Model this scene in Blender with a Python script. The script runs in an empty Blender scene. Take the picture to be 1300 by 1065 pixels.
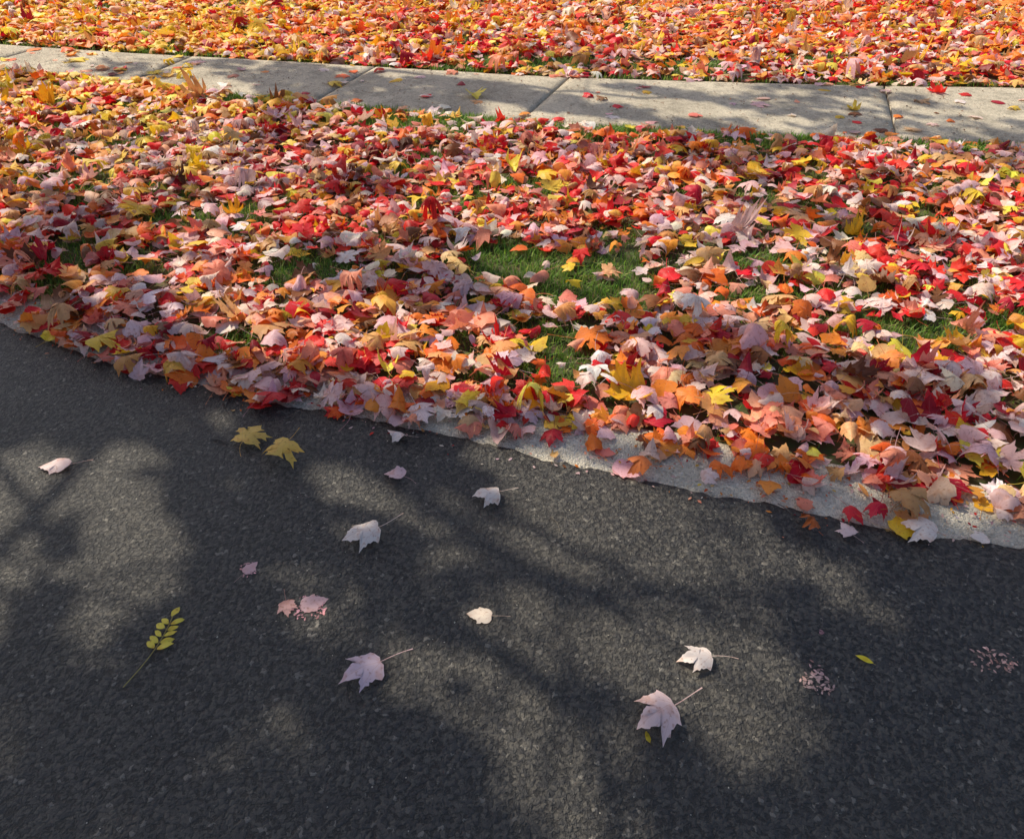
import bpy, math, numpy as np
from mathutils import Vector
rng=np.random.default_rng(11)
scn=bpy.context.scene
scn.view_settings.view_transform='Standard'
try: scn.view_settings.look='None'
except Exception: pass
scn.view_settings.exposure=0

# ------------------------------------------------------------ helpers
def new_mesh(name,V,loops,starts,totals,mats=(),col=None,uv=None,smooth=False,parent=None):
    me=bpy.data.meshes.new(name)
    V=np.asarray(V,dtype=np.float32)
    me.vertices.add(len(V)); me.vertices.foreach_set('co',V.ravel())
    loops=np.asarray(loops,dtype=np.int32)
    me.loops.add(len(loops)); me.loops.foreach_set('vertex_index',loops)
    me.polygons.add(len(starts))
    me.polygons.foreach_set('loop_start',np.asarray(starts,dtype=np.int32))
    try: me.polygons.foreach_set('loop_total',np.asarray(totals,dtype=np.int32))
    except Exception: pass
    me.update(calc_edges=True)
    if smooth: me.polygons.foreach_set('use_smooth',np.ones(len(starts),dtype=bool))
    if col is not None:
        a=me.attributes.new('Col','FLOAT_COLOR','POINT'); a.data.foreach_set('color',np.asarray(col,dtype=np.float32).ravel())
    if uv is not None:
        a=me.attributes.new('leafuv','FLOAT_VECTOR','POINT'); a.data.foreach_set('vector',np.asarray(uv,dtype=np.float32).ravel())
    for m in mats: me.materials.append(m)
    o=bpy.data.objects.new(name,me); scn.collection.objects.link(o)
    if parent: o.parent=parent
    return o
def grid_faces(nu,nv,off=0):
    i=np.arange(nu-1)[:,None]*nv+np.arange(nv-1)[None,:]
    q=np.stack([i,i+nv,i+nv+1,i+1],-1).reshape(-1,4)+off
    return q
def quads_obj(name,V,Q,**k):
    n=len(Q); return new_mesh(name,V,Q.ravel(),np.arange(n)*4,np.full(n,4),**k)
def hsh(ix,iy,s):
    n=(ix*374761393+iy*668265263+s*974634777)&0x7fffffff
    n=((n^(n>>13))*1274126177)&0x7fffffff
    return ((n^(n>>16))&0xffff)/65535.0
def vnoise(x,y,s=0):
    x=np.asarray(x,float);y=np.asarray(y,float)
    ix=np.floor(x).astype(np.int64);iy=np.floor(y).astype(np.int64);fx=x-ix;fy=y-iy
    fx=fx*fx*(3-2*fx);fy=fy*fy*(3-2*fy)
    a=hsh(ix,iy,s);b=hsh(ix+1,iy,s);c=hsh(ix,iy+1,s);d=hsh(ix+1,iy+1,s)
    return (a*(1-fx)+b*fx)*(1-fy)+(c*(1-fx)+d*fx)*fy
def fbm(x,y,s=0,o=3):
    r=0;a=.5;t=0
    for k in range(o): r=r+a*vnoise(x*2**k,y*2**k,s+k*17);t+=a;a*=.5
    return r/t
def sm(x,a,b):
    t=np.clip((x-a)/(b-a),0,1); return t*t*(3-2*t)
def curve(pts):
    p=np.array(pts,float)
    xs,ys=p[:,0],p[:,1]
    def f(x):
        x=np.asarray(x,float); r=np.interp(x,xs,ys)
        k0=(ys[1]-ys[0])/(xs[1]-xs[0]);k1=(ys[-1]-ys[-2])/(xs[-1]-xs[-2])
        r=np.where(x<xs[0],ys[0]+k0*(x-xs[0]),r); r=np.where(x>xs[-1],ys[-1]+k1*(x-xs[-1]),r)
        return r
    return f
def smc(f,w=.12):
    return lambda x:(f(np.asarray(x)-w)+f(np.asarray(x)-w/2)+f(np.asarray(x))+f(np.asarray(x)+w/2)+f(np.asarray(x)+w))/5
# plan of the place, metres (x right, y away from the viewer)
Ye=smc(curve([(-9,5.6),(-4,3.45),(-1.89,2.44),(-1.67,2.34),(-1.35,2.17),(-1.04,2.07),(-.76,1.97),(-.49,1.89),(-.21,1.80),(-.02,1.75),(.16,1.68),(.34,1.62),(.48,1.575),(.67,1.52),(.84,1.465),(.99,1.425),(1.13,1.39),(1.31,1.35),(3,.98),(9,-.4)]))
Yl=smc(curve([(-9,5.60),(-4,3.46),(-1.93,2.48),(-1.68,2.325),(-1.36,2.15),(-1.04,2.045),(-.76,1.95),(-.49,1.88),(-.22,1.81),(-.02,1.795),(.12,1.775),(.26,1.735),(.46,1.67),(.63,1.60),(.78,1.565),(.99,1.535),(1.19,1.485),(1.38,1.44),(3,1.10),(9,-.2)]),.06)
Ysl=smc(curve([(-9,7.6),(-3.81,6.03),(-3.0,5.76),(-2.16,5.45),(-1.68,5.26),(-1.02,5.07),(-.45,4.90),(.14,4.73),(.81,4.63),(1.44,4.52),(2.06,4.42),(2.92,4.32),(9,3.7)]),.4)
Ysu=smc(curve([(-9,8.4),(-4.14,6.74),(-3.62,6.62),(-2.79,6.44),(-1.94,6.27),(-1.31,6.13),(-.76,6.0),(-.17,5.88),(.28,5.77),(.84,5.71),(1.39,5.65),(2.03,5.58),(2.73,5.54),(3.54,5.50),(9,5.1)]),.4)

# ------------------------------------------------------------ materials
class NT:
    def __init__(s,name):
        s.m=bpy.data.materials.new(name); s.m.use_nodes=True; s.t=s.m.node_tree; s.t.nodes.clear()
        s.out=s.n('ShaderNodeOutputMaterial')
    def n(s,t,**k):
        nd=s.t.nodes.new(t)
        for a,b in k.items(): setattr(nd,a,b)
        return nd
    def l(s,a,b): s.t.links.new(a,b)
    def set(s,nd,i,v):
        if isinstance(v,bpy.types.NodeSocket): s.l(v,nd.inputs[i])
        else: nd.inputs[i].default_value=v
    def math(s,op,a,b=0.0,c=None,clamp=False):
        nd=s.n('ShaderNodeMath',operation=op,use_clamp=clamp); s.set(nd,0,a); s.set(nd,1,b)
        if c is not None: s.set(nd,2,c)
        return nd.outputs[0]
    def mix(s,f,a,b,bt='MIX'):
        nd=s.n('ShaderNodeMix',data_type='RGBA',blend_type=bt); s.set(nd,0,f)
        s.set(nd,6,a if not isinstance(a,tuple) else (*a,1)); s.set(nd,7,b if not isinstance(b,tuple) else (*b,1))
        return nd.outputs[2]
    def noise(s,scale,detail=3,vec=None,rough=.5):
        nd=s.n('ShaderNodeTexNoise'); nd.inputs['Scale'].default_value=scale; nd.inputs['Detail'].default_value=detail; nd.inputs['Roughness'].default_value=rough
        if vec is not None: s.l(vec,nd.inputs['Vector'])
        return nd.outputs['Fac']
    def ramp(s,f,a,b):
        nd=s.n('ShaderNodeMapRange',interpolation_type='SMOOTHSTEP'); s.set(nd,0,f); nd.inputs[1].default_value=a; nd.inputs[2].default_value=b
        return nd.outputs[0]
    def voro(s,scale,feature='F1',vec=None):
        nd=s.n('ShaderNodeTexVoronoi',feature=feature,voronoi_dimensions='2D'); nd.inputs['Scale'].default_value=scale
        if vec is not None: s.l(vec,nd.inputs['Vector'])
        return nd
def geo_pos(n): return n.n('ShaderNodeNewGeometry').outputs['Position']

def mat_asphalt():
    n=NT('asphalt'); P=geo_pos(n)
    w=n.n('ShaderNodeTexNoise'); w.inputs['Scale'].default_value=90; w.inputs['Detail'].default_value=1; n.l(P,w.inputs['Vector'])
    off=n.n('ShaderNodeVectorMath',operation='SCALE'); n.l(w.outputs['Color'],off.inputs[0]); off.inputs['Scale'].default_value=.016
    pv=n.n('ShaderNodeVectorMath',operation='ADD'); n.l(P,pv.inputs[0]); n.l(off.outputs[0],pv.inputs[1]); pv=pv.outputs[0]
    v1=n.voro(115,'F1',pv); v2=n.voro(300,'F1',pv)
    big=n.noise(1.3,3,P); fine=n.noise(520,2,P); pore=n.noise(85,2,P,.6); mid=n.noise(20,2,P,.6)
    sep=n.n('ShaderNodeSeparateColor'); n.l(v1.outputs['Color'],sep.inputs[0])
    dome=n.math('SUBTRACT',1.0,n.math('POWER',v1.outputs['Distance'],1.6))
    lvl=n.math('MULTIPLY_ADD',sep.outputs[2],.6,.4)
    h=n.math('MULTIPLY',dome,lvl)
    pm=n.ramp(pore,.38,.50)                                  # irregular pits between the stones
    h=n.math('MULTIPLY',h,n.math('MULTIPLY_ADD',pm,.85,.15))
    h=n.math('ADD',h,n.math('MULTIPLY',fine,.30))
    h=n.math('ADD',h,n.math('MULTIPLY',v2.outputs['Distance'],-.30))
    c=n.mix(n.ramp(sep.outputs[0],.0,1.0),(.032,.032,.034),(.086,.079,.068))
    c=n.mix(n.ramp(sep.outputs[1],.965,.98),c,(.19,.175,.15))
    c=n.mix(n.math('MULTIPLY',n.math('SUBTRACT',1.0,n.ramp(h,.05,.52)),.94),c,(.005,.005,.006))
    c=n.mix(n.math('MULTIPLY',n.ramp(big,.35,.7),.22),c,(.088,.078,.062))
    c=n.mix(n.math('MULTIPLY',n.ramp(mid,.5,.75),.3),c,(.022,.022,.024))
    b=n.n('ShaderNodeBump'); b.inputs['Strength'].default_value=1.0; b.inputs['Distance'].default_value=.0048; n.l(h,b.inputs['Height'])
    p=n.n('ShaderNodeBsdfPrincipled'); n.l(c,p.inputs['Base Color']); p.inputs['Roughness'].default_value=.55
    p.inputs['Specular IOR Level'].default_value=.48
    n.l(b.outputs[0],p.inputs['Normal']); n.l(p.outputs[0],n.out.inputs[0]); return n.m
def mat_concrete(name,a,bc,agg=.5,dark=.25):
    n=NT(name); P=geo_pos(n)
    big=n.noise(1.6,4,P,.6); sp=n.noise(120,2,P,.7); v=n.voro(150,'F1',P)
    sep=n.n('ShaderNodeSeparateColor'); n.l(v.outputs['Color'],sep.inputs[0])
    c=n.mix(n.ramp(big,.3,.72),a,bc)
    c=n.mix(n.math('MULTIPLY',n.ramp(sep.outputs[0],.55,1.0),agg),c,tuple(x*.5 for x in a))
    c=n.mix(n.math('MULTIPLY',n.ramp(sep.outputs[1],.8,1.0),agg),c,tuple(min(1,x*1.35) for x in bc))
    c=n.mix(n.math('MULTIPLY',n.ramp(n.noise(7,5,P,.75),.46,.66),dark),c,(.19,.17,.125))
    c=n.mix(n.math('MULTIPLY',n.ramp(n.noise(34,3,P,.7),.52,.68),dark*.8),c,(.15,.13,.10))
    c=n.mix(n.math('MULTIPLY',n.ramp(sp,.5,.75),.45),c,tuple(x*.5 for x in a))
    b=n.n('ShaderNodeBump'); b.inputs['Strength'].default_value=1.0; b.inputs['Distance'].default_value=.004
    n.l(n.math('ADD',n.math('MULTIPLY',v.outputs['Distance'],-.8),n.math('MULTIPLY',sp,1.2)),b.inputs['Height'])
    p=n.n('ShaderNodeBsdfPrincipled'); n.l(c,p.inputs['Base Color']); p.inputs['Roughness'].default_value=.85
    n.l(b.outputs[0],p.inputs['Normal']); n.l(p.outputs[0],n.out.inputs[0]); return n.m
def mat_soil():
    n=NT('lawn_soil'); P=geo_pos(n)
    f=n.noise(25,3,P,.6)
    c=n.mix(n.ramp(f,.35,.65),(.055,.085,.022),(.085,.060,.032))
    p=n.n('ShaderNodeBsdfPrincipled'); n.l(c,p.inputs['Base Color']); p.inputs['Roughness'].default_value=.95
    n.l(p.outputs[0],n.out.inputs[0]); return n.m
def mat_leaf(name='leaf_surface',tr=.30,veins=True):
    n=NT(name)
    c=n.n('ShaderNodeAttribute',attribute_name='Col').outputs['Color']
    base=c
    if veins:
        P=geo_pos(n)
        uv=n.n('ShaderNodeAttribute',attribute_name='leafuv').outputs['Vector']
        s=n.n('ShaderNodeSeparateXYZ'); n.l(uv,s.inputs[0]); x=n.math('ABSOLUTE',s.outputs[0]); y=s.outputs[1]
        tot=None
        for ang in (0,37,74):
            ca,sa=math.cos(math.radians(ang)),math.sin(math.radians(ang))
            dd=n.math('ABSOLUTE',n.math('SUBTRACT',n.math('MULTIPLY',x,ca),n.math('MULTIPLY',y,sa)))
            al=n.math('ADD',n.math('MULTIPLY',x,sa),n.math('MULTIPLY',y,ca))
            w=n.math('MULTIPLY_ADD',al,-.010,.018)
            m=n.math('SUBTRACT',1.0,n.math('DIVIDE',dd,w),clamp=True)
            m=n.math('MULTIPLY',m,n.math('GREATER_THAN',al,0.0))
            tot=m if tot is None else n.math('MAXIMUM',tot,m)
        hb=n.math('ABSOLUTE',n.math('SINE',n.math('MULTIPLY',n.math('SUBTRACT',y,n.math('MULTIPLY',x,.85)),27.0)))
        hb=n.math('MULTIPLY',n.math('SUBTRACT',1.0,n.math('MULTIPLY',hb,7.0),clamp=True),.35)
        tot=n.math('MAXIMUM',tot,hb)
        blot=n.noise(30,2,P,.65); fine=n.noise(120,1,P,.65)
        base=n.mix(n.math('MULTIPLY',n.ramp(blot,.50,.70),.5),base,n.mix(1.0,base,(.84,.58,.42),'MULTIPLY'))
        base=n.mix(n.math('MULTIPLY',n.ramp(fine,.60,.72),.5),base,n.mix(1.0,base,(.55,.36,.26),'MULTIPLY'))
        light=n.mix(.5,base,(.86,.70,.56))
        dk=n.mix(1.0,base,(.66,.42,.36),'MULTIPLY')
        base=n.mix(n.math('MULTIPLY',tot,.5),base,n.mix(.6,light,dk))
    p=n.n('ShaderNodeBsdfPrincipled'); n.l(base,p.inputs['Base Color']); p.inputs['Roughness'].default_value=.5
    p.inputs['Specular IOR Level'].default_value=.32
    t=n.n('ShaderNodeBsdfTranslucent'); n.l(n.mix(1.0,base,(1.0,.90,.68),'MULTIPLY'),t.inputs[0])
    mx=n.n('ShaderNodeMixShader'); mx.inputs[0].default_value=tr; n.l(p.outputs[0],mx.inputs[1]); n.l(t.outputs[0],mx.inputs[2])
    n.l(mx.outputs[0],n.out.inputs[0]); return n.m
def mat_bark():
    n=NT('bark'); P=geo_pos(n)
    v=n.noise(14,5,P,.7)
    c=n.mix(n.ramp(v,.35,.65),(.06,.05,.04),(.17,.15,.13))
    b=n.n('ShaderNodeBump'); b.inputs['Strength'].default_value=.9; b.inputs['Distance'].default_value=.02; n.l(v,b.inputs['Height'])
    p=n.n('ShaderNodeBsdfPrincipled'); n.l(c,p.inputs['Base Color']); p.inputs['Roughness'].default_value=.9
    n.l(b.outputs[0],p.inputs['Normal']); n.l(p.outputs[0],n.out.inputs[0]); return n.m
M_asph=mat_asphalt(); M_walk=mat_concrete('sidewalk_concrete',(.42,.37,.285),(.64,.57,.44),.45,.55)
M_curb=mat_concrete('curb_concrete',(.52,.48,.39),(.72,.665,.55),.5,.35)
M_soil=mat_soil(); M_leaf=mat_leaf(tr=.29); M_grass=mat_leaf('grass_blade',.35,False); M_crown=mat_leaf('crown_leaf',.3,False); M_bark=mat_bark()

# ------------------------------------------------------------ ground, road, curb, sidewalk
S=150
quads_obj('ground',[(-S,-S,-.02),(S,-S,-.02),(S,S,-.02),(-S,S,-.02)],np.array([[0,1,2,3]]),mats=[M_soil])
def strip(name,xs,fy,z,mat,smooth=True,parent=None):
    nu=len(xs);nv=len(fy);V=np.zeros((nu,nv,3))
    for j,(f,zz) in enumerate(zip(fy,z)):
        V[:,j,0]=xs;V[:,j,1]=f(xs);V[:,j,2]=zz(xs) if callable(zz) else zz
    return quads_obj(name,V.reshape(-1,3),grid_faces(nu,nv),mats=[mat],smooth=smooth,parent=parent)
xs=np.concatenate([np.linspace(-9,-3,30)[:-1],np.linspace(-3,3,600),np.linspace(3,9,30)[1:]])
rag=lambda x:(fbm(np.asarray(x)*9,np.zeros_like(x),3)-.5)*.030+(fbm(np.asarray(x)*45,np.zeros_like(x),5)-.5)*.022
YeR=lambda x:Ye(x)+rag(x)
strip('asphalt_road',xs,[lambda x:x*0-30,lambda x:x*0-3,lambda x:YeR(x)-.03,lambda x:YeR(x)-.008,YeR],[.004,.004,.004,.003,-.008],M_asph,smooth=False)
strip('concrete_curb',xs,[lambda x:Ye(x)-.06,lambda x:Ye(x)+.02,lambda x:Ye(x)+.10,lambda x:Ye(x)+.19,lambda x:Ye(x)+.215,lambda x:Ye(x)+.22],
      [-.010,.0005,.008,.016,.012,-.02],M_curb)
def lawn(name,x0,x1,f0,f1,nx,ny):
    x=np.linspace(x0,x1,nx)[:,None]*np.ones((1,ny)); s=np.linspace(0,1,ny)[None,:]*np.ones((nx,1))
    y=f0(x)*(1-s)+f1(x)*s
    z=.004+.022*sm(np.minimum(y-f0(x),(f1(x)-y)),0,.25)*(.3+fbm(x*3,y*3,8))
    V=np.stack([x,y,z],-1).reshape(-1,3)
    return quads_obj(name,V,grid_faces(nx,ny),mats=[M_soil],smooth=True)
lawn('lawn',-9,9,lambda x:Ye(x)+.222,lambda x:Ysl(x)-.004,220,60)
lawn('lawn',-12,12,lambda x:Ysu(x)+.004,lambda x:Ysu(x)*0+22,240,120)
walk=bpy.data.objects.new('sidewalk',None); scn.collection.objects.link(walk)
J=[(-8.2,-7.95),(-6.8,-6.55),(-5.4,-5.15),(-4.02,-3.80),(-2.68,-2.50),(-1.30,-1.02),(.05,.41),(2.21,2.58),(4.3,4.72),(6.4,6.85),(8.4,8.9)]
for k in range(len(J)-1):
    nu,nv=44,22; s=np.linspace(0,1,nv)[None,:]*np.ones((nu,1)); u=np.linspace(0,1,nu)[:,None]*np.ones((1,nv))
    gap=.008
    xa=J[k][0]*(1-s)+J[k][1]*s+gap; xb=J[k+1][0]*(1-s)+J[k+1][1]*s-gap
    x=xa*(1-u)+xb*u
    y=Ysl(x)*(1-s)+Ysu(x)*s
    z=.032+(fbm(x*2,y*2,4)-.5)*.006+0*x
    ed=np.minimum(np.minimum(u*2,(1-u)*2),np.minimum(s,(1-s)))
    z=z-.012*(ed<=1e-6)-.0025*((ed>1e-6)&(ed<.06))
    V=np.stack([x,y,z],-1).reshape(-1,3)
    idx=np.arange(nu*nv).reshape(nu,nv)
    ring=np.concatenate([idx[:,0],idx[-1,1:],idx[::-1,-1][1:],idx[0,::-1][1:-1]])
    lowv=V[ring].copy(); lowv[:,2]=-.03; n0=len(V); m=len(ring)
    Q=[grid_faces(nu,nv)]
    r2=np.roll(ring,-1); l1=n0+np.arange(m); l2=np.roll(l1,-1)
    Q.append(np.stack([ring,l1,l2,r2],-1))
    quads_obj('slab_%d'%(k+1),np.concatenate([V,lowv]),np.concatenate(Q),mats=[M_walk],smooth=False,parent=walk)

# ------------------------------------------------------------ leaf templates
def mirror(h):
    r=[(x,y) for x,y in h]; l=[(-x,y) for x,y in h[::-1] if abs(x)>1e-6]
    return np.array(r+l)
RED_HI=[(0,.0),(.12,-.03),(.24,.01),(.35,.06),(.45,.13),(.41,.20),(.39,.26),(.44,.33),(.42,.39),(.50,.46),(.48,.53),(.55,.68),(.42,.62),(.33,.60),(.245,.54),(.235,.62),(.20,.69),(.16,.75),(.155,.81),(.09,.86),(.05,.93),(0,1.05)]
RED_LO=[(0,.0),(.25,.01),(.45,.13),(.39,.25),(.46,.38),(.55,.68),(.25,.55),(.20,.70),(.12,.82),(0,1.05)]
BR_HI=[(0,0),(.15,.0),(.28,.06),(.38,.16),(.41,.27),(.38,.36),(.42,.42),(.45,.55),(.36,.56),(.28,.60),(.25,.70),(.19,.76),(.16,.84),(.08,.91),(0,1.03)]
BR_LO=[(0,0),(.28,.06),(.41,.27),(.45,.55),(.27,.62),(.18,.80),(0,1.03)]
SUG_HI=[(0,.0),(.12,-.08),(.30,-.05),(.40,.02),(.62,.05),(.47,.16),(.50,.23),(.30,.29),(.47,.38),(.62,.42),(.55,.50),(.70,.68),(.50,.62),(.42,.68),(.20,.50),(.26,.68),(.35,.74),(.20,.77),(.12,.86),(.07,.92),(0,1.08)]
SUG_LO=[(0,.0),(.2,-.07),(.62,.05),(.30,.29),(.60,.42),(.70,.68),(.42,.66),(.20,.50),(.32,.74),(.12,.82),(0,1.08)]
OAK=[(0,0),(.05,.10),(.20,.17),(.22,.24),(.08,.28),(.26,.38),(.31,.47),(.10,.50),(.24,.62),(.28,.72),(.10,.73),(.14,.86),(.05,.93),(0,1.0)]
OVAL=[(0,0),(.10,.10),(.19,.28),(.23,.45),(.20,.65),(.12,.83),(.04,.94),(0,1.0)]
def tmpl(half,C=(0,.38),rings=(.55,),pet=True,oakmode=False,plen=.75):
    faces=[]
    if oakmode:
        n=len(half); V=[(0,y) for x,y in half]+[(x,y) for x,y in half]+[(-x,y) for x,y in half]
        for i in range(n-1):
            faces.append((i,n+i,n+i+1,i+1)); faces.append((i,i+1,2*n+i+1,2*n+i))
    else:
        O=mirror(half);n=len(O);V=[tuple(p) for p in O];prev=0
        for r in rings:
            s0=len(V);V+= [ (C[0]+(p[0]-C[0])*r,C[1]+(p[1]-C[1])*r) for p in O]
            for i in range(n): j=(i+1)%n; faces.append((prev+i,prev+j,s0+j,s0+i))
            prev=s0
        c=len(V);V.append(C)
        for i in range(n): faces.append((prev+i,prev+(i+1)%n,c))
    V=np.array(V,float); isp=np.zeros(len(V))
    if pet:
        ns=5; s0=len(V); P=[];
        for i in range(ns):
            t=i/(ns-1); w=.011*(1-.35*t)+(.008 if i==ns-1 else 0)
            P+=[(-w,-plen*t+.02),(w,-plen*t+.02)]
        V=np.concatenate([V,np.array(P)]); isp=np.concatenate([isp,np.repeat(np.linspace(.5,1,ns),2)])
        for i in range(ns-1): a=s0+2*i; faces.append((a,a+2,a+3,a+1))
    tot=np.array([len(f) for f in faces]); lp=np.concatenate([np.array(f) for f in faces])
    return dict(V=V,isp=isp,tot=tot,lp=lp)
T={'red_hi':tmpl(RED_HI),'red_lo':tmpl(RED_LO,pet=False),'red_mid':tmpl(RED_LO,pet=True),'br_hi':tmpl(BR_HI),'br_mid':tmpl(BR_LO),'br_lo':tmpl(BR_LO,pet=False),
   'sug_hi':tmpl(SUG_HI,C=(0,.35)),'sug_lo':tmpl(SUG_LO,C=(0,.35),pet=False),'oak':tmpl(OAK,oakmode=True,plen=.2),'oak_far':tmpl(OAK,oakmode=True,pet=False),'oval':tmpl(OVAL,oakmode=True,plen=.15)}
class Acc:
    def __init__(s): s.V=[];s.C=[];s.U=[];s.lp=[];s.tot=[];s.nv=0
    def build(s,name,mats,smooth=True):
        tot=np.concatenate(s.tot); st=np.concatenate([[0],np.cumsum(tot)[:-1]])
        return new_mesh(name,np.concatenate(s.V),np.concatenate(s.lp),st,tot,mats=mats,col=np.concatenate(s.C),uv=np.concatenate(s.U),smooth=smooth)
def add_leaves(acc,tn,pos,yaw,tx,ty,size,col,curl,flat=False,petcurve=None,zmode='pile'):
    t=T[tn];N=len(pos)
    if N==0: return
    V=t['V'];k=len(V);isp=t['isp'][None,:]
    X=V[None,:,0]*rng.uniform(.82,1.12,(N,1)); Y=V[None,:,1]*rng.uniform(.9,1.08,(N,1))
    Y=Y-.38
    pet=isp>0
    X=X+rng.normal(0,.07,(N,1))*Y*(~pet)
    X=X+(~pet)*rng.normal(0,.009,(N,k)); Y=Y+(~pet)*rng.normal(0,.009,(N,k))
    c1,c2,c3=curl
    r2=X*X+Y*Y
    ph=rng.uniform(0,6.28,(N,1));ph2=rng.uniform(0,6.28,(N,1))
    ang=np.arctan2(X,Y+.001)
    Z=c1[:,None]*X*X+c2[:,None]*Y*Y+c3[:,None]*np.abs(X)+ .20*np.abs(c1)[:,None]*r2*np.sin(3*ang+ph)+.12*np.abs(c2)[:,None]*r2*np.sin(5*ang+ph2)
    sh=1/np.sqrt(1+1.2*(c1[:,None]*X)**2); X=X*sh
    sh=1/np.sqrt(1+1.2*(c2[:,None]*Y)**2); Y=np.where(pet,Y,Y*sh)
    if isp.max()>0:
        tt=np.clip((-.38-Y)/.75,0,1.3)*pet
        pc=(rng.normal(0,.28,(N,1)) if petcurve is None else petcurve[:,None])
        zend=c2[:,None]*.16
        X=X+pet*pc*tt**1.6
        Z=np.where(pet,zend*(1-tt)+(rng.uniform(.0,.10,(N,1)) if not flat else .035)*tt*(1 if not flat else np.sin(3.1*np.clip(tt,0,1)))+0*X,Z)
    P=np.stack([X,Y,Z],-1)*size[:,None,None]
    cx,sx=np.cos(tx),np.sin(tx);cy,sy=np.cos(ty),np.sin(ty);cz,sz=np.cos(yaw),np.sin(yaw)
    x,y,z=P[...,0],P[...,1],P[...,2]
    y,z=y*cx[:,None]-z*sx[:,None],y*sx[:,None]+z*cx[:,None]
    x,z=x*cy[:,None]+z*sy[:,None],-x*sy[:,None]+z*cy[:,None]
    x,y=x*cz[:,None]-y*sz[:,None],x*sz[:,None]+y*cz[:,None]
    zmin=np.where(isp>0,9,z).min(1)
    z=np.where(isp>0,np.clip(z,zmin[:,None],.25*size[:,None]),z)
    W=np.stack([x+pos[:,0:1],y+pos[:,1:2],z-zmin[:,None]*(1.0 if zmode=='rest' else .6)+pos[:,2:3]],-1)
    C=np.repeat(col[:,None,:],k,1)
    edge=np.clip(r2*1.6,0,1)[...,None]
    C=C*(1-.20*edge*rng.uniform(0,1,(N,1,1))*np.array([.6,1.,1.]))
    C=np.where(isp[...,None]>0,C*.6+np.array([.16,.05,.04])*.5,C)
    C=np.concatenate([C,np.ones((N,k,1))],-1)
    U=np.zeros((N,k,3));U[...,0]=V[None,:,0];U[...,1]=V[None,:,1]
    acc.V.append(W.reshape(-1,3));acc.C.append(C.reshape(-1,4));acc.U.append(U.reshape(-1,3))
    lp=t['lp'][None,:]+(np.arange(N)*k)[:,None]+acc.nv
    acc.lp.append(lp.ravel());acc.tot.append(np.tile(t['tot'],N));acc.nv+=N*k
def srgb(r,g,b):
    c=np.array([r,g,b])/255.; return np.where(c<=.04045,c/12.92,((c+.055)/1.055)**2.4)
PAL=dict(pink=[srgb(250,214,206),srgb(246,196,196),srgb(253,226,210),srgb(240,190,196),srgb(250,228,222),srgb(238,200,208)],
 salmon=[srgb(252,158,126),srgb(248,138,120),srgb(252,180,146)],
 orange=[srgb(252,126,40),srgb(255,150,48),srgb(248,104,36),srgb(255,170,72)],
 red=[srgb(232,34,32),srgb(220,24,46),srgb(240,64,46)],
 crim=[srgb(188,18,50),srgb(156,22,38)],
 yellow=[srgb(255,208,48),srgb(252,190,50),srgb(255,222,92)],
 tan=[srgb(230,178,114),srgb(218,156,92),srgb(236,198,142)],
 brown=[srgb(146,92,54),srgb(118,70,44)])
keys=list(PAL)
def pick_colors(x,y):
    N=len(x)
    w=dict(pink=np.full(N,.355),salmon=np.full(N,.13),orange=np.full(N,.155),red=np.full(N,.125),crim=np.full(N,.06),yellow=np.full(N,.085),tan=np.full(N,.065),brown=np.full(N,.03))
    far=sm(y,5.3,7.0); left=sm(-x,.5,3.2)*sm(y,3.2,5.6)
    w['yellow']+=.50*left+.20*far*sm(-x,-1.5,3)+.05*far; w['orange']+=.17*far+.20*left; w['pink']*=(1-.5*np.maximum(left,far*.5)); w['red']*=1-.35*left; w['tan']+=.05*far
    nearc=sm(Yl(x)+.9-y,0,.7)
    w['tan']+=.07*nearc*sm(x,-.5,.5); w['pink']+=.09*nearc; w['yellow']*=1-.4*nearc
    n=fbm(x*1.1,y*1.1,31)-.5; w['red']*=np.exp(n*3); n=fbm(x*1.3,y*1.3,37)-.5; w['orange']*=np.exp(n*3); w['salmon']*=np.exp(n*2)
    n=fbm(x*1.2,y*1.2,41)-.5; w['pink']*=np.exp(n*2.0)
    W=np.stack([w[k] for k in keys],1); W/=W.sum(1,keepdims=True); cs=np.cumsum(W,1)
    ki=(rng.random(N)[:,None]>cs).sum(1).clip(0,len(keys)-1)
    C=np.zeros((N,3))
    for i,k in enumerate(keys):
        m=ki==i; pal=np.array(PAL[k]); a=pal[rng.integers(0,len(pal),m.sum())]; b=pal[rng.integers(0,len(pal),m.sum())]; t=rng.random((m.sum(),1)); C[m]=a*t+b*(1-t)
    C*=np.exp(rng.normal(.02,.14,(N,1)))*np.exp(rng.normal(0,.05,(N,3)))
    return np.clip(C,0.008,.95),ki

GP=[(.20,2.82,.40,.22,1.15),(-.10,2.92,.26,.17,1.0),(.40,2.60,.34,.15,1.05),(-.80,2.80,.24,.13,1.0),(1.02,2.90,.26,.15,1.0),(.90,2.56,.24,.12,.95),(-1.31,3.30,.40,.16,.95),
    (-.43,4.66,.65,.18,1.05),(.18,6.12,.7,.18,.95),(-2.41,3.8,.3,.16,.8),(1.42,4.35,.35,.14,.9),(-2.2,4.35,.35,.15,.8),(2.31,3.74,.35,.14,.7),(1.75,2.40,.26,.12,.9),
    (1.18,2.60,.24,.10,.7),(1.47,6.03,.6,.18,.85),(-1.70,5.10,.4,.14,.9),(1.36,2.34,.28,.12,.8),(-1.55,2.85,.2,.12,.6),(-2.8,5.1,.5,.18,.5),(-.9,4.95,.4,.13,.95),(.7,4.50,.45,.10,.85),(2.4,6.2,.5,.18,.55),(2.4,4.3,.45,.08,.7)]
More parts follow.
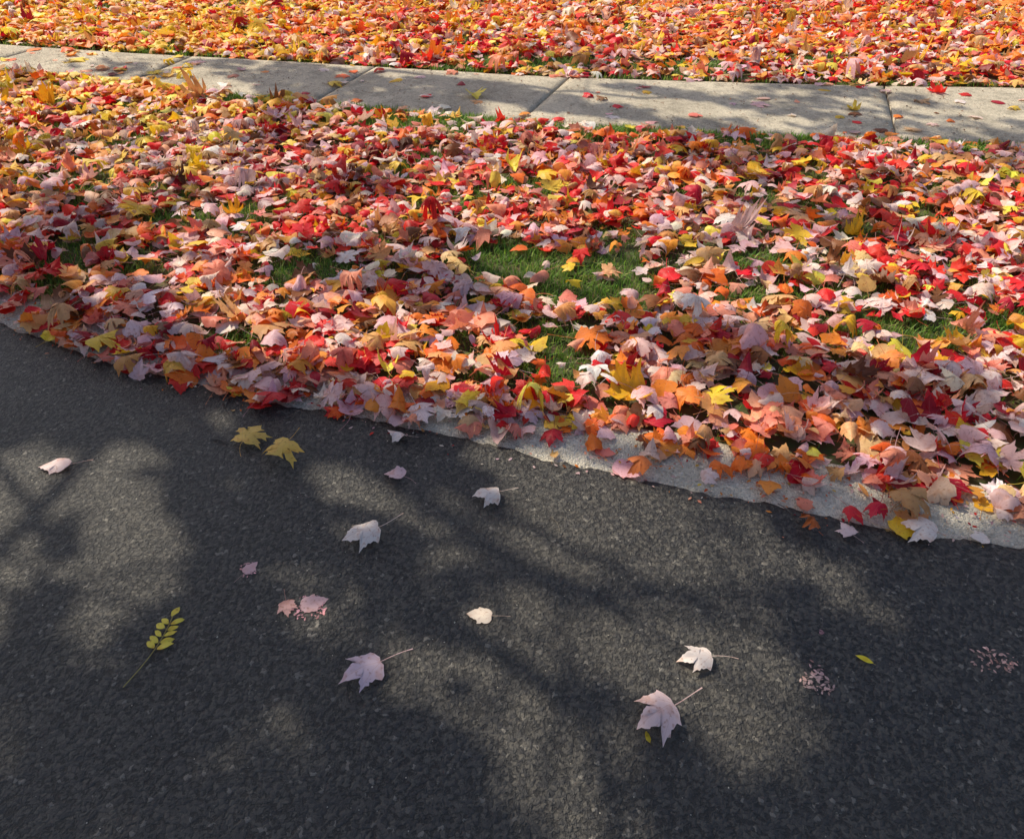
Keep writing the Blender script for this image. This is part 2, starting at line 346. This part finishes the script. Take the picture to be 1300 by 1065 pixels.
def grassmask(x,y):
    m=np.zeros_like(x)
    for a,b,c,d,s in GP: m=np.maximum(m,s*np.exp(-(((x-a)/c)**2+((y-b)/d)**2)**1.3))
    n=fbm(x*2.2,y*2.2,51); m=np.maximum(m,sm(n,.62,.77)*.55)
    m2=m*(.6+.9*fbm(x*7,y*7,77))
    return np.clip(m2,0,1)
def inlawn(x,y):
    a=y-Yl(x)-(fbm(x*6,y*6,61)-.5)*.07-(fbm(x*17,y*17,63)-.5)*.04
    return (a>0)&(y<Ysl(x)),(y>Ysu(x)),a
def litter():
    NA=Acc()
    D=720
    x=rng.uniform(-7.5,7.5,int(D*15*10.3));y=rng.uniform(.2,10.5,len(x))
    k=(np.abs(x)<1.5+.60*y)&(rng.random(len(x))<np.where(y>5.2,.72,1)); x,y=x[k],y[k]
    jl=(fbm(x*5,y*5,91)-.5)*.24+rng.normal(0,.03,len(x))
    near,far,a=inlawn(x,y)
    dw=np.minimum(np.abs(y-Ysl(x)),np.abs(y-Ysu(x)))
    near=(a+rng.normal(0,.022,len(x))>0.0)&(y<Ysl(x)-.06+jl*.6)
    far=(y>Ysu(x)+.03+jl*.6)
    onw=(~near)&(~far)&(a>0)
    spill=(~near)&(a<=0)&(y>Ye(x)-.03)
    gm=grassmask(x,y)
    edge=sm(a,0,.06)*.25+.75
    dens=np.where(near|far,(1-.91*gm)*np.where(near,edge,1),0)
    dens=np.where(near&(dw<.12),dens*.65,dens)
    dens=np.where(onw,.020+.035*np.exp(-dw/.07),dens)
    dens=np.where(onw&(x<-2.3),.07,dens)
    dens=np.where(spill,.09,dens)
    keep=rng.random(len(x))<dens
    x,y,near,far,onw,gm,a,spill,dw=[v[keep] for v in (x,y,near,far,onw,gm,a,spill,dw)]
    N=len(x); print('LEAVES',N)
    fl=onw|spill
    base=np.where(onw,.033,.018); pile=(.008+.032*sm(a,0,.35)*(1-gm)*sm(dw,.0,.3))*(~fl)
    base=np.where(near,.010+.016*sm(a,.05,.35),base); base=np.where(spill,.008,base)
    z=base+pile*rng.random(N)**.8+np.where(fl,0,gm*.02)
    col,ki=pick_colors(x,y)
    size=rng.normal(.072,.018,N).clip(.030,.120)*np.where(y>5,1.15,1)
    yaw=rng.uniform(0,6.283,N)
    tilt=np.where(fl,.05,.19)
    tx=rng.normal(0,1,N)*tilt;ty=rng.normal(0,1,N)*tilt
    steep=(rng.random(N)<.07)&(~fl); tx=np.where(steep,np.clip(rng.normal(0,.6,N),-1,1),tx)
    sg=np.where(rng.random(N)<.70,-1,1)
    amp=np.where(fl,.5,.92)
    c1=sg*rng.gamma(2.0,.44,N)*amp; c2=sg*rng.gamma(1.8,.28,N)*amp*np.where(rng.random(N)<.8,1,-1); c3=rng.normal(0,.22,N)*amp
    kind=rng.random(N); ls=np.where(rng.random(N)<.40,4,0)
    ls[(kind<.08)]=1
    ls[np.isin(ki,[keys.index('tan'),keys.index('brown')])&(kind<.55)]=1
    ls[np.isin(ki,[keys.index('yellow')])&(kind<.3)]=1
    ls[np.isin(ki,[keys.index('tan'),keys.index('brown'),keys.index('orange')])&(kind>.88)]=2
    ls[(kind>.955)]=3
    size=size*np.where(ls==1,1.1,1)*np.where(ls==2,1.2,1)*np.where(ls==3,.75,1)
    pos=np.stack([x,y,z],1)
    lod=np.where(y<2.9,0,np.where(y<4.6,1,2))
    for s_,names in enumerate([('red_hi','red_mid','red_lo'),('sug_hi','sug_hi','sug_lo'),('oak','oak','oak_far'),('oval','oval','oval'),('br_hi','br_mid','br_lo')]):
        for li in range(3):
            m=(ls==s_)&(lod==li)
            add_leaves(NA,names[li],pos[m],yaw[m],tx[m],ty[m],size[m],col[m],(c1[m],c2[m],c3[m]))
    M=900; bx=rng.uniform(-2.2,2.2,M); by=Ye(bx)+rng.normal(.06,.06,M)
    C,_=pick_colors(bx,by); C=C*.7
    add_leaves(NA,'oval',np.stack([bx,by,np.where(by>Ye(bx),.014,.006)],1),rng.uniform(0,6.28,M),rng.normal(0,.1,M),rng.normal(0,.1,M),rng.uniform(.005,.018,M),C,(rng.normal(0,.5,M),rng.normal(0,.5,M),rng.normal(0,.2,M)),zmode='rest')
    M=1500; bx=rng.uniform(-5,4,M); t=rng.random(M); by=Ysl(bx)*(1-t)+Ysu(bx)*t
    C=np.array([srgb(120,84,56)])*np.exp(rng.normal(0,.4,(M,1)))
    add_leaves(NA,'oval',np.stack([bx,by,np.full(M,.037)],1),rng.uniform(0,6.28,M),rng.normal(0,.1,M),rng.normal(0,.1,M),rng.uniform(.006,.024,M),C,(rng.normal(0,.5,M),rng.normal(0,.5,M),rng.normal(0,.2,M)),zmode='rest')
    NA.build('fallen_leaves',[M_leaf])
litter()

# ------------------------------------------------------------ grass blades
def grass():
    n=1000000; x=rng.uniform(-5.5,5.5,n);y=rng.uniform(1.4,9.3,n)
    near,far,a=inlawn(x,y)
    ok=((near&(a>.16)&(y<Ysl(x)-.01))|(far&(y>Ysu(x)+.01)))&(np.abs(x)<1.2+.6*y)
    x,y=x[ok],y[ok]
    gm=grassmask(x,y)
    dw=np.minimum(np.abs(y-Ysl(x)),np.abs(y-Ysu(x)))
    p=np.clip(.05+1.4*gm+.8*np.exp(-dw/.07),0,1)*np.where(y>5.3,.45,1)
    k=rng.random(len(x))<p; x,y=x[k],y[k]; gm=gm[k]; N=len(x); print('BLADES',N)
    h=rng.uniform(.026,.070,N)*(.75+.25*gm)*(.7+.6*fbm(x*9,y*9,301)); w=rng.uniform(.0014,.0026,N)*np.where(y>4,1.7,1); yaw=rng.uniform(0,6.28,N); lean=rng.uniform(.1,1.2,N)
    V=np.zeros((N,5,3)); dx,dy=np.cos(yaw),np.sin(yaw); lx,ly=-dy,dx
    for i,(t,ww) in enumerate([(0,1),(0,-1),(.55,.8),(.55,-.8),(1,0)]):
        bend=lean*t*t
        V[:,i,0]=x+dx*w*ww+lx*h*bend*.8; V[:,i,1]=y+dy*w*ww+ly*h*bend*.8; V[:,i,2]=.012+h*t*(1-.35*lean*t)
    b=(np.arange(N)*5)[:,None]
    lp=(b+np.array([0,1,3,2,2,3,4])[None,:]).ravel(); tot=np.tile([4,3],N); st=np.concatenate([[0],np.cumsum(tot)[:-1]])
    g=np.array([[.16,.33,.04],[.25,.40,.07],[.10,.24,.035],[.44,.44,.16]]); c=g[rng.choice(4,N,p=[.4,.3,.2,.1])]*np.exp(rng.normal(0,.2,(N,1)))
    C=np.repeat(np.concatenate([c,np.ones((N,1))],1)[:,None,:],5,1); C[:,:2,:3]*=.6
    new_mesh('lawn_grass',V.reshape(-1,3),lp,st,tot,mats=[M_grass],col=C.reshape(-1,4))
grass()

# ------------------------------------------------------------ single leaves on the asphalt
def single(name,tn,x,y,heading,size,col,c=( -.5,-.3,.0),pc=0.0,tilt=(0,0),z=.0055):
    a=Acc(); f=lambda v:np.array([v],float)
    add_leaves(a,tn,np.array([[x,y,z]]),f(heading),f(tilt[0]),f(tilt[1]),f(size),np.array([col]),(f(c[0]),f(c[1]),f(c[2])),flat=True,petcurve=f(pc),zmode='rest')
    return a.build(name,[M_leaf])
PK=srgb(250,222,220);LAV=srgb(238,214,226);WH=srgb(255,242,234);YT=srgb(246,208,110)
d=math.radians
single('maple_leaf','br_hi',-1.30,1.655,d(95),.088,PK,(-.9,-.3,.1),.1)
single('maple_leaf','sug_hi',-.78,1.775,d(-20),.092,YT,(-.5,-.4,0),.5)
single('maple_leaf','sug_hi',-.665,1.69,d(150),.092,srgb(240,202,100),(-.6,.3,0),.2)
single('maple_leaf','br_hi',-.325,1.615,d(70),.062,srgb(244,210,214),(.6,-.3,0),-.3)
single('maple_leaf','red_hi',-.065,1.525,d(100),.080,WH,(-.9,-.4,0),.0)
single('maple_leaf','red_hi',-.38,1.385,d(112),.102,WH,(-1.0,-.4,.1),.2)
single('maple_leaf','br_hi',-.07,1.14,d(85),.062,srgb(254,238,218),(-.5,-.2,0),.0)
single('maple_leaf','red_hi',-.32,.99,d(118),.104,LAV,(-.7,-.5,0),-.1)
single('maple_leaf','red_hi',.41,1.02,d(95),.072,WH,(-.8,-.4,.1),-.2)
single('maple_leaf','red_hi',.30,.885,d(115),.104,srgb(248,220,220),(-.6,-.6,0),.05)
single('maple_leaf','red_hi',1.06,1.40,d(60),.096,WH,(-.6,-.6,0),.1)
single('maple_leaf','red_hi',.87,1.40,d(20),.052,PK,(-.6,-.3,0),.1)
single('maple_leaf','red_hi',.905,1.455,d(200),.066,srgb(220,36,52),(-.8,-.3,0),.2,z=.012)
single('maple_leaf','red_hi',.965,1.46,d(140),.064,srgb(210,22,60),(-1.2,-.3,0),.2,z=.012)
single('maple_leaf','sug_hi',1.05,1.475,d(-60),.100,srgb(206,160,106),(-.9,-.5,0),.2,z=.014)
single('maple_leaf','red_hi',-1.08,2.06,d(70),.085,srgb(244,232,210),(-.7,-.3,0),.2)
single('maple_leaf','red_hi',.36,1.63,d(60),.085,srgb(230,132,70),(-1.4,-.9,0),.2,z=.012)
single('dried_leaf','oak',.775,1.405,d(10),.090,srgb(190,104,52),(-3.0,-.8,0),.2,z=.008)
def crushed(x,y,r,n,col,asp=1.0):
    a=Acc(); t=rng.uniform(0,6.28,n); q=r*np.sqrt(rng.random(n)); px=x+q*np.cos(t)*asp; py=y+q*np.sin(t)
    C=np.array([col])*np.exp(rng.normal(0,.3,(n,1)))
    add_leaves(a,'oval',np.stack([px,py,np.full(n,.0050)+rng.random(n)*.0006],1),rng.uniform(0,6.28,n),np.zeros(n),np.zeros(n),rng.uniform(.004,.014,n),C,(rng.normal(0,.1,n),rng.normal(0,.1,n),np.zeros(n)),zmode='rest')
    return a.build('crushed_leaf',[M_leaf])
single('crushed_leaf','red_hi',-.53,1.165,d(200),.050,srgb(238,186,178),(-.1,-.1,0),z=.005)
single('crushed_leaf','br_hi',-.475,1.175,d(-70),.066,srgb(244,204,206),(-.1,-.1,0),z=.0048)
single('crushed_leaf','br_hi',-.65,1.28,d(-30),.045,srgb(240,200,202),(-.1,-.1,0),z=.0048)
crushed(-.65,1.28,.026,25,srgb(230,178,182)); crushed(-.475,1.165,.038,50,srgb(230,168,178),1.1)
crushed(.655,.965,.028,60,srgb(204,174,168),1.3); crushed(1.06,1.02,.034,60,srgb(214,176,166),1.6); crushed(.66,1.0,.02,18,srgb(200,164,162)); crushed(.71,1.10,.01,5,srgb(180,138,146))
single('yellow_leaflet','oval',.78,1.02,d(50),.038,srgb(248,230,60),(-.8,-.2,0))
single('yellow_leaflet','oval',.275,.842,d(15),.026,srgb(186,170,50),(-.8,-.2,0))
def sprig():
    a=Acc(); x0,y0=-.83,.955; x1,y1=-.79,1.135
    for i in range(6):
        t=.52+.46*i/5; bx=x0+(x1-x0)*t+.012*math.sin(t*3); by=y0+(y1-y0)*t
        for s in ((1,-1) if i<5 else (0,)):
            hd_=d(-62*s-10)+rng.normal(0,.14)
            L=.036*(1-.04*i)*rng.uniform(.85,1.1); cx=bx+math.sin(-hd_)*L*.45; cy=by+math.cos(hd_)*L*.45
            add_leaves(a,'oval',np.array([[cx,cy,.006]]),np.array([hd_]),np.array([rng.normal(0,.12)]),np.array([rng.normal(0,.12)]),np.array([L]),np.array([srgb(255,236,96)]),(np.array([-.6]),np.array([-.3]),np.array([.1])),flat=True,petcurve=np.array([0.]),zmode='rest')
    V=[];Q=[]
    for t in np.linspace(0,1,12):
        cx=x0+(x1-x0)*t+.012*math.sin(t*3);cy=y0+(y1-y0)*t
        V+=[(cx-.0011,cy,.0065),(cx,cy,.009),(cx+.0011,cy,.0065)]
    V=np.array(V)
    for i in range(11):
        b=i*3+a.nv; Q+=[(b,b+1,b+4,b+3),(b+1,b+2,b+5,b+4)]
    a.V.append(V);a.C.append(np.tile([.62,.54,.16,1],(len(V),1)));a.U.append(np.tile([9.,9.,0],(len(V),1)));a.lp.append(np.array(Q).ravel());a.tot.append(np.full(len(Q),4));a.nv+=len(V)
    a.build('locust_leaf_sprig',[M_leaf])
sprig()
def twigs():
    V=[];Q=[]
    L=[(-.93,2.03,-.90,1.93),(-.90,1.77,-.84,1.76),(.72,1.50,.76,1.44),(-1.85,1.9,-1.80,1.9),(.10,1.45,.13,1.41),(-1.45,1.1,-1.40,1.13),(.9,.9,.93,.93)]
    for (a,b,c,e) in L:
        n=7; t=np.linspace(0,1,n); px=a+(c-a)*t+.006*np.sin(t*4); py=b+(e-b)*t+.005*np.cos(t*3); b0=len(V)
        nx,ny=-(e-b),(c-a); l=math.hypot(nx,ny); nx,ny=nx/l*.0011,ny/l*.0011
        for i in range(n): V+=[(px[i]-nx,py[i]-ny,.0055),(px[i],py[i],.0085),(px[i]+nx,py[i]+ny,.0055)]
        for i in range(n-1): k=b0+i*3; Q+=[(k,k+1,k+4,k+3),(k+1,k+2,k+5,k+4)]
    quads_obj('twigs',V,np.array(Q),mats=[M_bark])
    N=700; x=rng.uniform(-2.2,2.2,N); y=rng.uniform(.5,2.4,N); k=y<Ye(x); x,y=x[k],y[k]; N=len(x)
    s=rng.uniform(.0008,.0020,N)*np.where(rng.random(N)<.06,1.6,1)
    O=np.array([[1,0,0],[0,1,0],[-1,0,0],[0,-1,0],[0,0,.8]],float)
    V=O[None]*s[:,None,None]*rng.uniform(.6,1.3,(N,5,1))+np.stack([x,y,np.full(N,.0045)],1)[:,None,:]
    tri=np.array([[0,1,4],[1,2,4],[2,3,4],[3,0,4]]); lp=(tri.ravel()[None]+(np.arange(N)*5)[:,None]).ravel()
    new_mesh('road_grit',V.reshape(-1,3),lp,np.arange(N*4)*3,np.full(N*4,3),mats=[M_curb])
twigs()

# ------------------------------------------------------------ light
el=math.radians(49); hd=np.array([-.77,.64]); hd/=np.linalg.norm(hd)
Sv=Vector((hd[0]*math.cos(el),hd[1]*math.cos(el),math.sin(el)))
sun=bpy.data.lights.new('sun','SUN'); sun.energy=5.0; sun.angle=math.radians(.5); sun.color=(1,.90,.72)
so=bpy.data.objects.new('sun',sun); so.rotation_euler=Sv.to_track_quat('Z','Y').to_euler(); scn.collection.objects.link(so)
w=bpy.data.worlds.new('World'); scn.world=w; w.use_nodes=True; nt=w.node_tree
sky=nt.nodes.new('ShaderNodeTexSky'); sky.sky_type='NISHITA'; sky.sun_disc=False; sky.sun_elevation=el; sky.sun_rotation=math.atan2(hd[0],hd[1])
sky.air_density=1.0; sky.dust_density=3.0; sky.ozone_density=1.0
bg=nt.nodes['Background']; nt.links.new(sky.outputs[0],bg.inputs[0]); bg.inputs[1].default_value=.14

# ------------------------------------------------------------ street maple on the verge, left of the frame
# openings in the crown, given by where their sun flecks reach the ground: x,y, half-length, half-width, bearing, openness
LIT=[(-1.00,1.34,.27,.13,108,1),(-1.40,1.58,.28,.15,20,1),(-1.30,1.20,.20,.12,100,1),(-1.02,1.82,.18,.09,10,.85),(-.28,1.46,.27,.09,150,1),(-.05,1.33,.24,.085,150,1),(.19,1.53,.36,.115,150,1),
     (.32,1.19,.36,.20,125,1),(.46,1.02,.25,.15,120,1),(.05,.90,.28,.14,115,1),(-.40,1.20,.22,.09,150,.85),(-.18,1.06,.22,.10,120,.9),(.70,1.32,.30,.11,150,.95),(-.55,.76,.18,.10,20,.8),
     (-.75,1.58,.20,.07,150,.65),(-1.6,.9,.25,.2,0,.7),(1.6,.9,.3,.2,0,.6),(.98,1.18,.22,.07,150,.55),(-1.05,.95,.12,.08,100,.6)]
DK=[(-1.3,5.6,1.0,.24,150,.85),(.1,5.2,.8,.15,150,.8),(1.25,5.2,.6,.09,150,.8),(2.4,5.3,.5,.09,150,.8),(2.2,4.65,.5,.07,150,.7),(-2.9,6.0,.5,.18,150,.5),(-1.8,3.0,.35,.14,140,.5),(-.35,2.6,.45,.12,150,.5),(.9,2.05,.45,.14,150,.45),(1.5,3.2,.4,.12,150,.4),(1.6,7.2,1.0,.25,150,.35)]
def blob(x,y,a,b,L,W,th,edge=.5):
    t=math.radians(th);dx=x-a;dy=y-b;u=dx*math.cos(t)+dy*math.sin(t);v=-dx*math.sin(t)+dy*math.cos(t)
    return sm(1.5-np.sqrt((u/L)**2+(v/W)**2),0,edge)
def shade(x,y):
    wx=x+(fbm(x*4,y*4,201)-.5)*.18; wy=y+(fbm(x*4,y*4,211)-.5)*.18
    lit=np.zeros_like(x)
    for a,b,L,W,th,s in LIT: lit=np.maximum(lit,s*blob(wx,wy,a,b,L,W,th,.4))
    road=1-lit
    law=sm(fbm(x*1.5+3,y*1.1,101,3),.64,.76)*.35
    for a,b,L,W,th,s in DK: law=np.maximum(law,s*blob(wx,wy,a,b,L,W,th,.6))
    t=sm(y-Ye(x),-.02,.18)
    return road*(1-t)+law*t
def maple(name,bx,by,ctr,rad,N,seed):
    r=np.random.default_rng(seed)
    root=bpy.data.objects.new(name,None); scn.collection.objects.link(root)
    V=[];Q=[]
    def tube(p0,p1,r0,r1,n=6,segs=5,wob=.12):
        p0=np.array(p0);p1=np.array(p1);dv=p1-p0;L=np.linalg.norm(dv);dv/=L
        a=np.cross(dv,[0,0,1.]) if abs(dv[2])<.9 else np.cross(dv,[1.,0,0]);a/=np.linalg.norm(a);b=np.cross(dv,a)
        b0=len(V);o=r.normal(0,wob*L*.15,(segs+1,3));o[0]=0;o[-1]=0
        for i in range(segs+1):
            t=i/segs;c=p0+(p1-p0)*t+o[i];rr=r0+(r1-r0)*t
            for j in range(n): an=6.283*j/n; V.append(tuple(c+rr*(a*math.cos(an)+b*math.sin(an))))
        for i in range(segs):
            for j in range(n): k=(j+1)%n; Q.append((b0+i*n+j,b0+i*n+k,b0+(i+1)*n+k,b0+(i+1)*n+j))
    top=np.array([ctr[0],ctr[1],ctr[2]-.5]); fork=np.array([bx+.1,by,2.4])
    tube((bx,by,-.1),(bx,by,.35),.30,.20,14,3,.0); tube((bx,by,.35),fork,.20,.17,14,6,.1); tube(fork,top+np.array([0,0,2.]),.10,.03,8,8,.3)
    ends=[]
    for i in range(12):
        an=i*2.4+r.normal(0,.2); e=r.uniform(-.1,.8); q=np.array([math.cos(an)*math.cos(e)*rad[0]*.8,math.sin(an)*math.cos(e)*rad[1]*.8,math.sin(e)*rad[2]*.85])+np.array(ctr)
        s=fork+(top-fork)*r.uniform(0,.8); tube(s,q,.045,.012,7,8,.35); ends.append((s,q))
    for (g0,g1,h0,h1,rr) in [((-.75,1.60),(.25,1.16),4.1,4.3,.018),((-.55,1.30),(.15,1.25),4.0,4.1,.013),((-1.25,1.45),(-1.05,1.05),4.0,3.9,.013),((.05,1.42),(.75,1.02),4.4,4.5,.013),((-.9,2.0),(.9,1.62),4.1,4.4,.014),((-.9,5.9),(1.8,4.9),4.4,4.6,.03)]:
        p0=np.array([g0[0]+hd[0]*h0/math.tan(el),g0[1]+hd[1]*h0/math.tan(el),h0]);p1=np.array([g1[0]+hd[0]*h1/math.tan(el),g1[1]+hd[1]*h1/math.tan(el),h1])
        tube(fork+(top-fork)*.35,p0,.03,rr*1.2,7,6,.1); tube(p0,p1,rr*1.2,rr*.6,6,9,.25); ends.append((p0,p1))
    for s,q in ends:
        for k in range(7):
            t=r.uniform(.3,1);p=s+(q-s)*t;e=p+r.normal(0,1,3)*np.array([.9,.9,.45]); tube(p,e,.010,.003,5,4,.3)
    quads_obj('trunk_and_limbs',np.array(V),np.array(Q),mats=[M_bark],smooth=True,parent=root)
    k=r.normal(0,1,(N,3));k/=np.linalg.norm(k,axis=1,keepdims=True);q=r.random((N,1))**.40
    P=np.array(ctr)+k*q*np.array(rad)
    gx=P[:,0]-hd[0]*P[:,2]/math.tan(el);gy=P[:,1]-hd[1]*P[:,2]/math.tan(el)
    keep=(r.random(N)<shade(gx,gy))
    P=P[keep];N=len(P);print('CROWN',N)
    s=r.uniform(.045,.08,N);A=r.normal(0,1,(N,3));A[:,2]*=.6;A/=np.linalg.norm(A,axis=1,keepdims=True);B=np.cross(A,r.normal(0,1,(N,3)));B/=np.linalg.norm(B,axis=1,keepdims=True)
    T2=np.array([(0,-1),(.9,-.6),(.45,0),(1,.5),(.3,.45),(0,1.1),(-.3,.45),(-1,.5),(-.45,0),(-.9,-.6)])
    W=P[:,None,:]+s[:,None,None]*(T2[None,:,0:1]*A[:,None,:]+T2[None,:,1:2]*B[:,None,:])
    c=np.array([srgb(214,110,50),srgb(200,60,45),srgb(226,170,60),srgb(120,130,50)])[r.choice(4,N,p=[.4,.25,.25,.1])]
    C=np.repeat(np.concatenate([c,np.ones((N,1))],1)[:,None,:],10,1)
    new_mesh('crown',W.reshape(-1,3),np.arange(N*10),np.arange(N)*10,np.full(N,10),mats=[M_crown],col=C.reshape(-1,4),parent=root)
maple('maple_tree',-6.2,5.6,(-4.2,5.2,5.7),(4.8,4.8,1.9),62000,5)

# ------------------------------------------------------------ camera: phone held at eye height, looking down at the verge
cam=bpy.data.cameras.new('camera'); cam.sensor_width=36; cam.lens=982/1300*36; cam.shift_y=-45/1300; cam.clip_end=500; cam.clip_start=.05
co=bpy.data.objects.new('camera',cam); co.location=(0,0,1.5); co.rotation_euler=(math.radians(90-36),0,0); scn.collection.objects.link(co); scn.camera=co
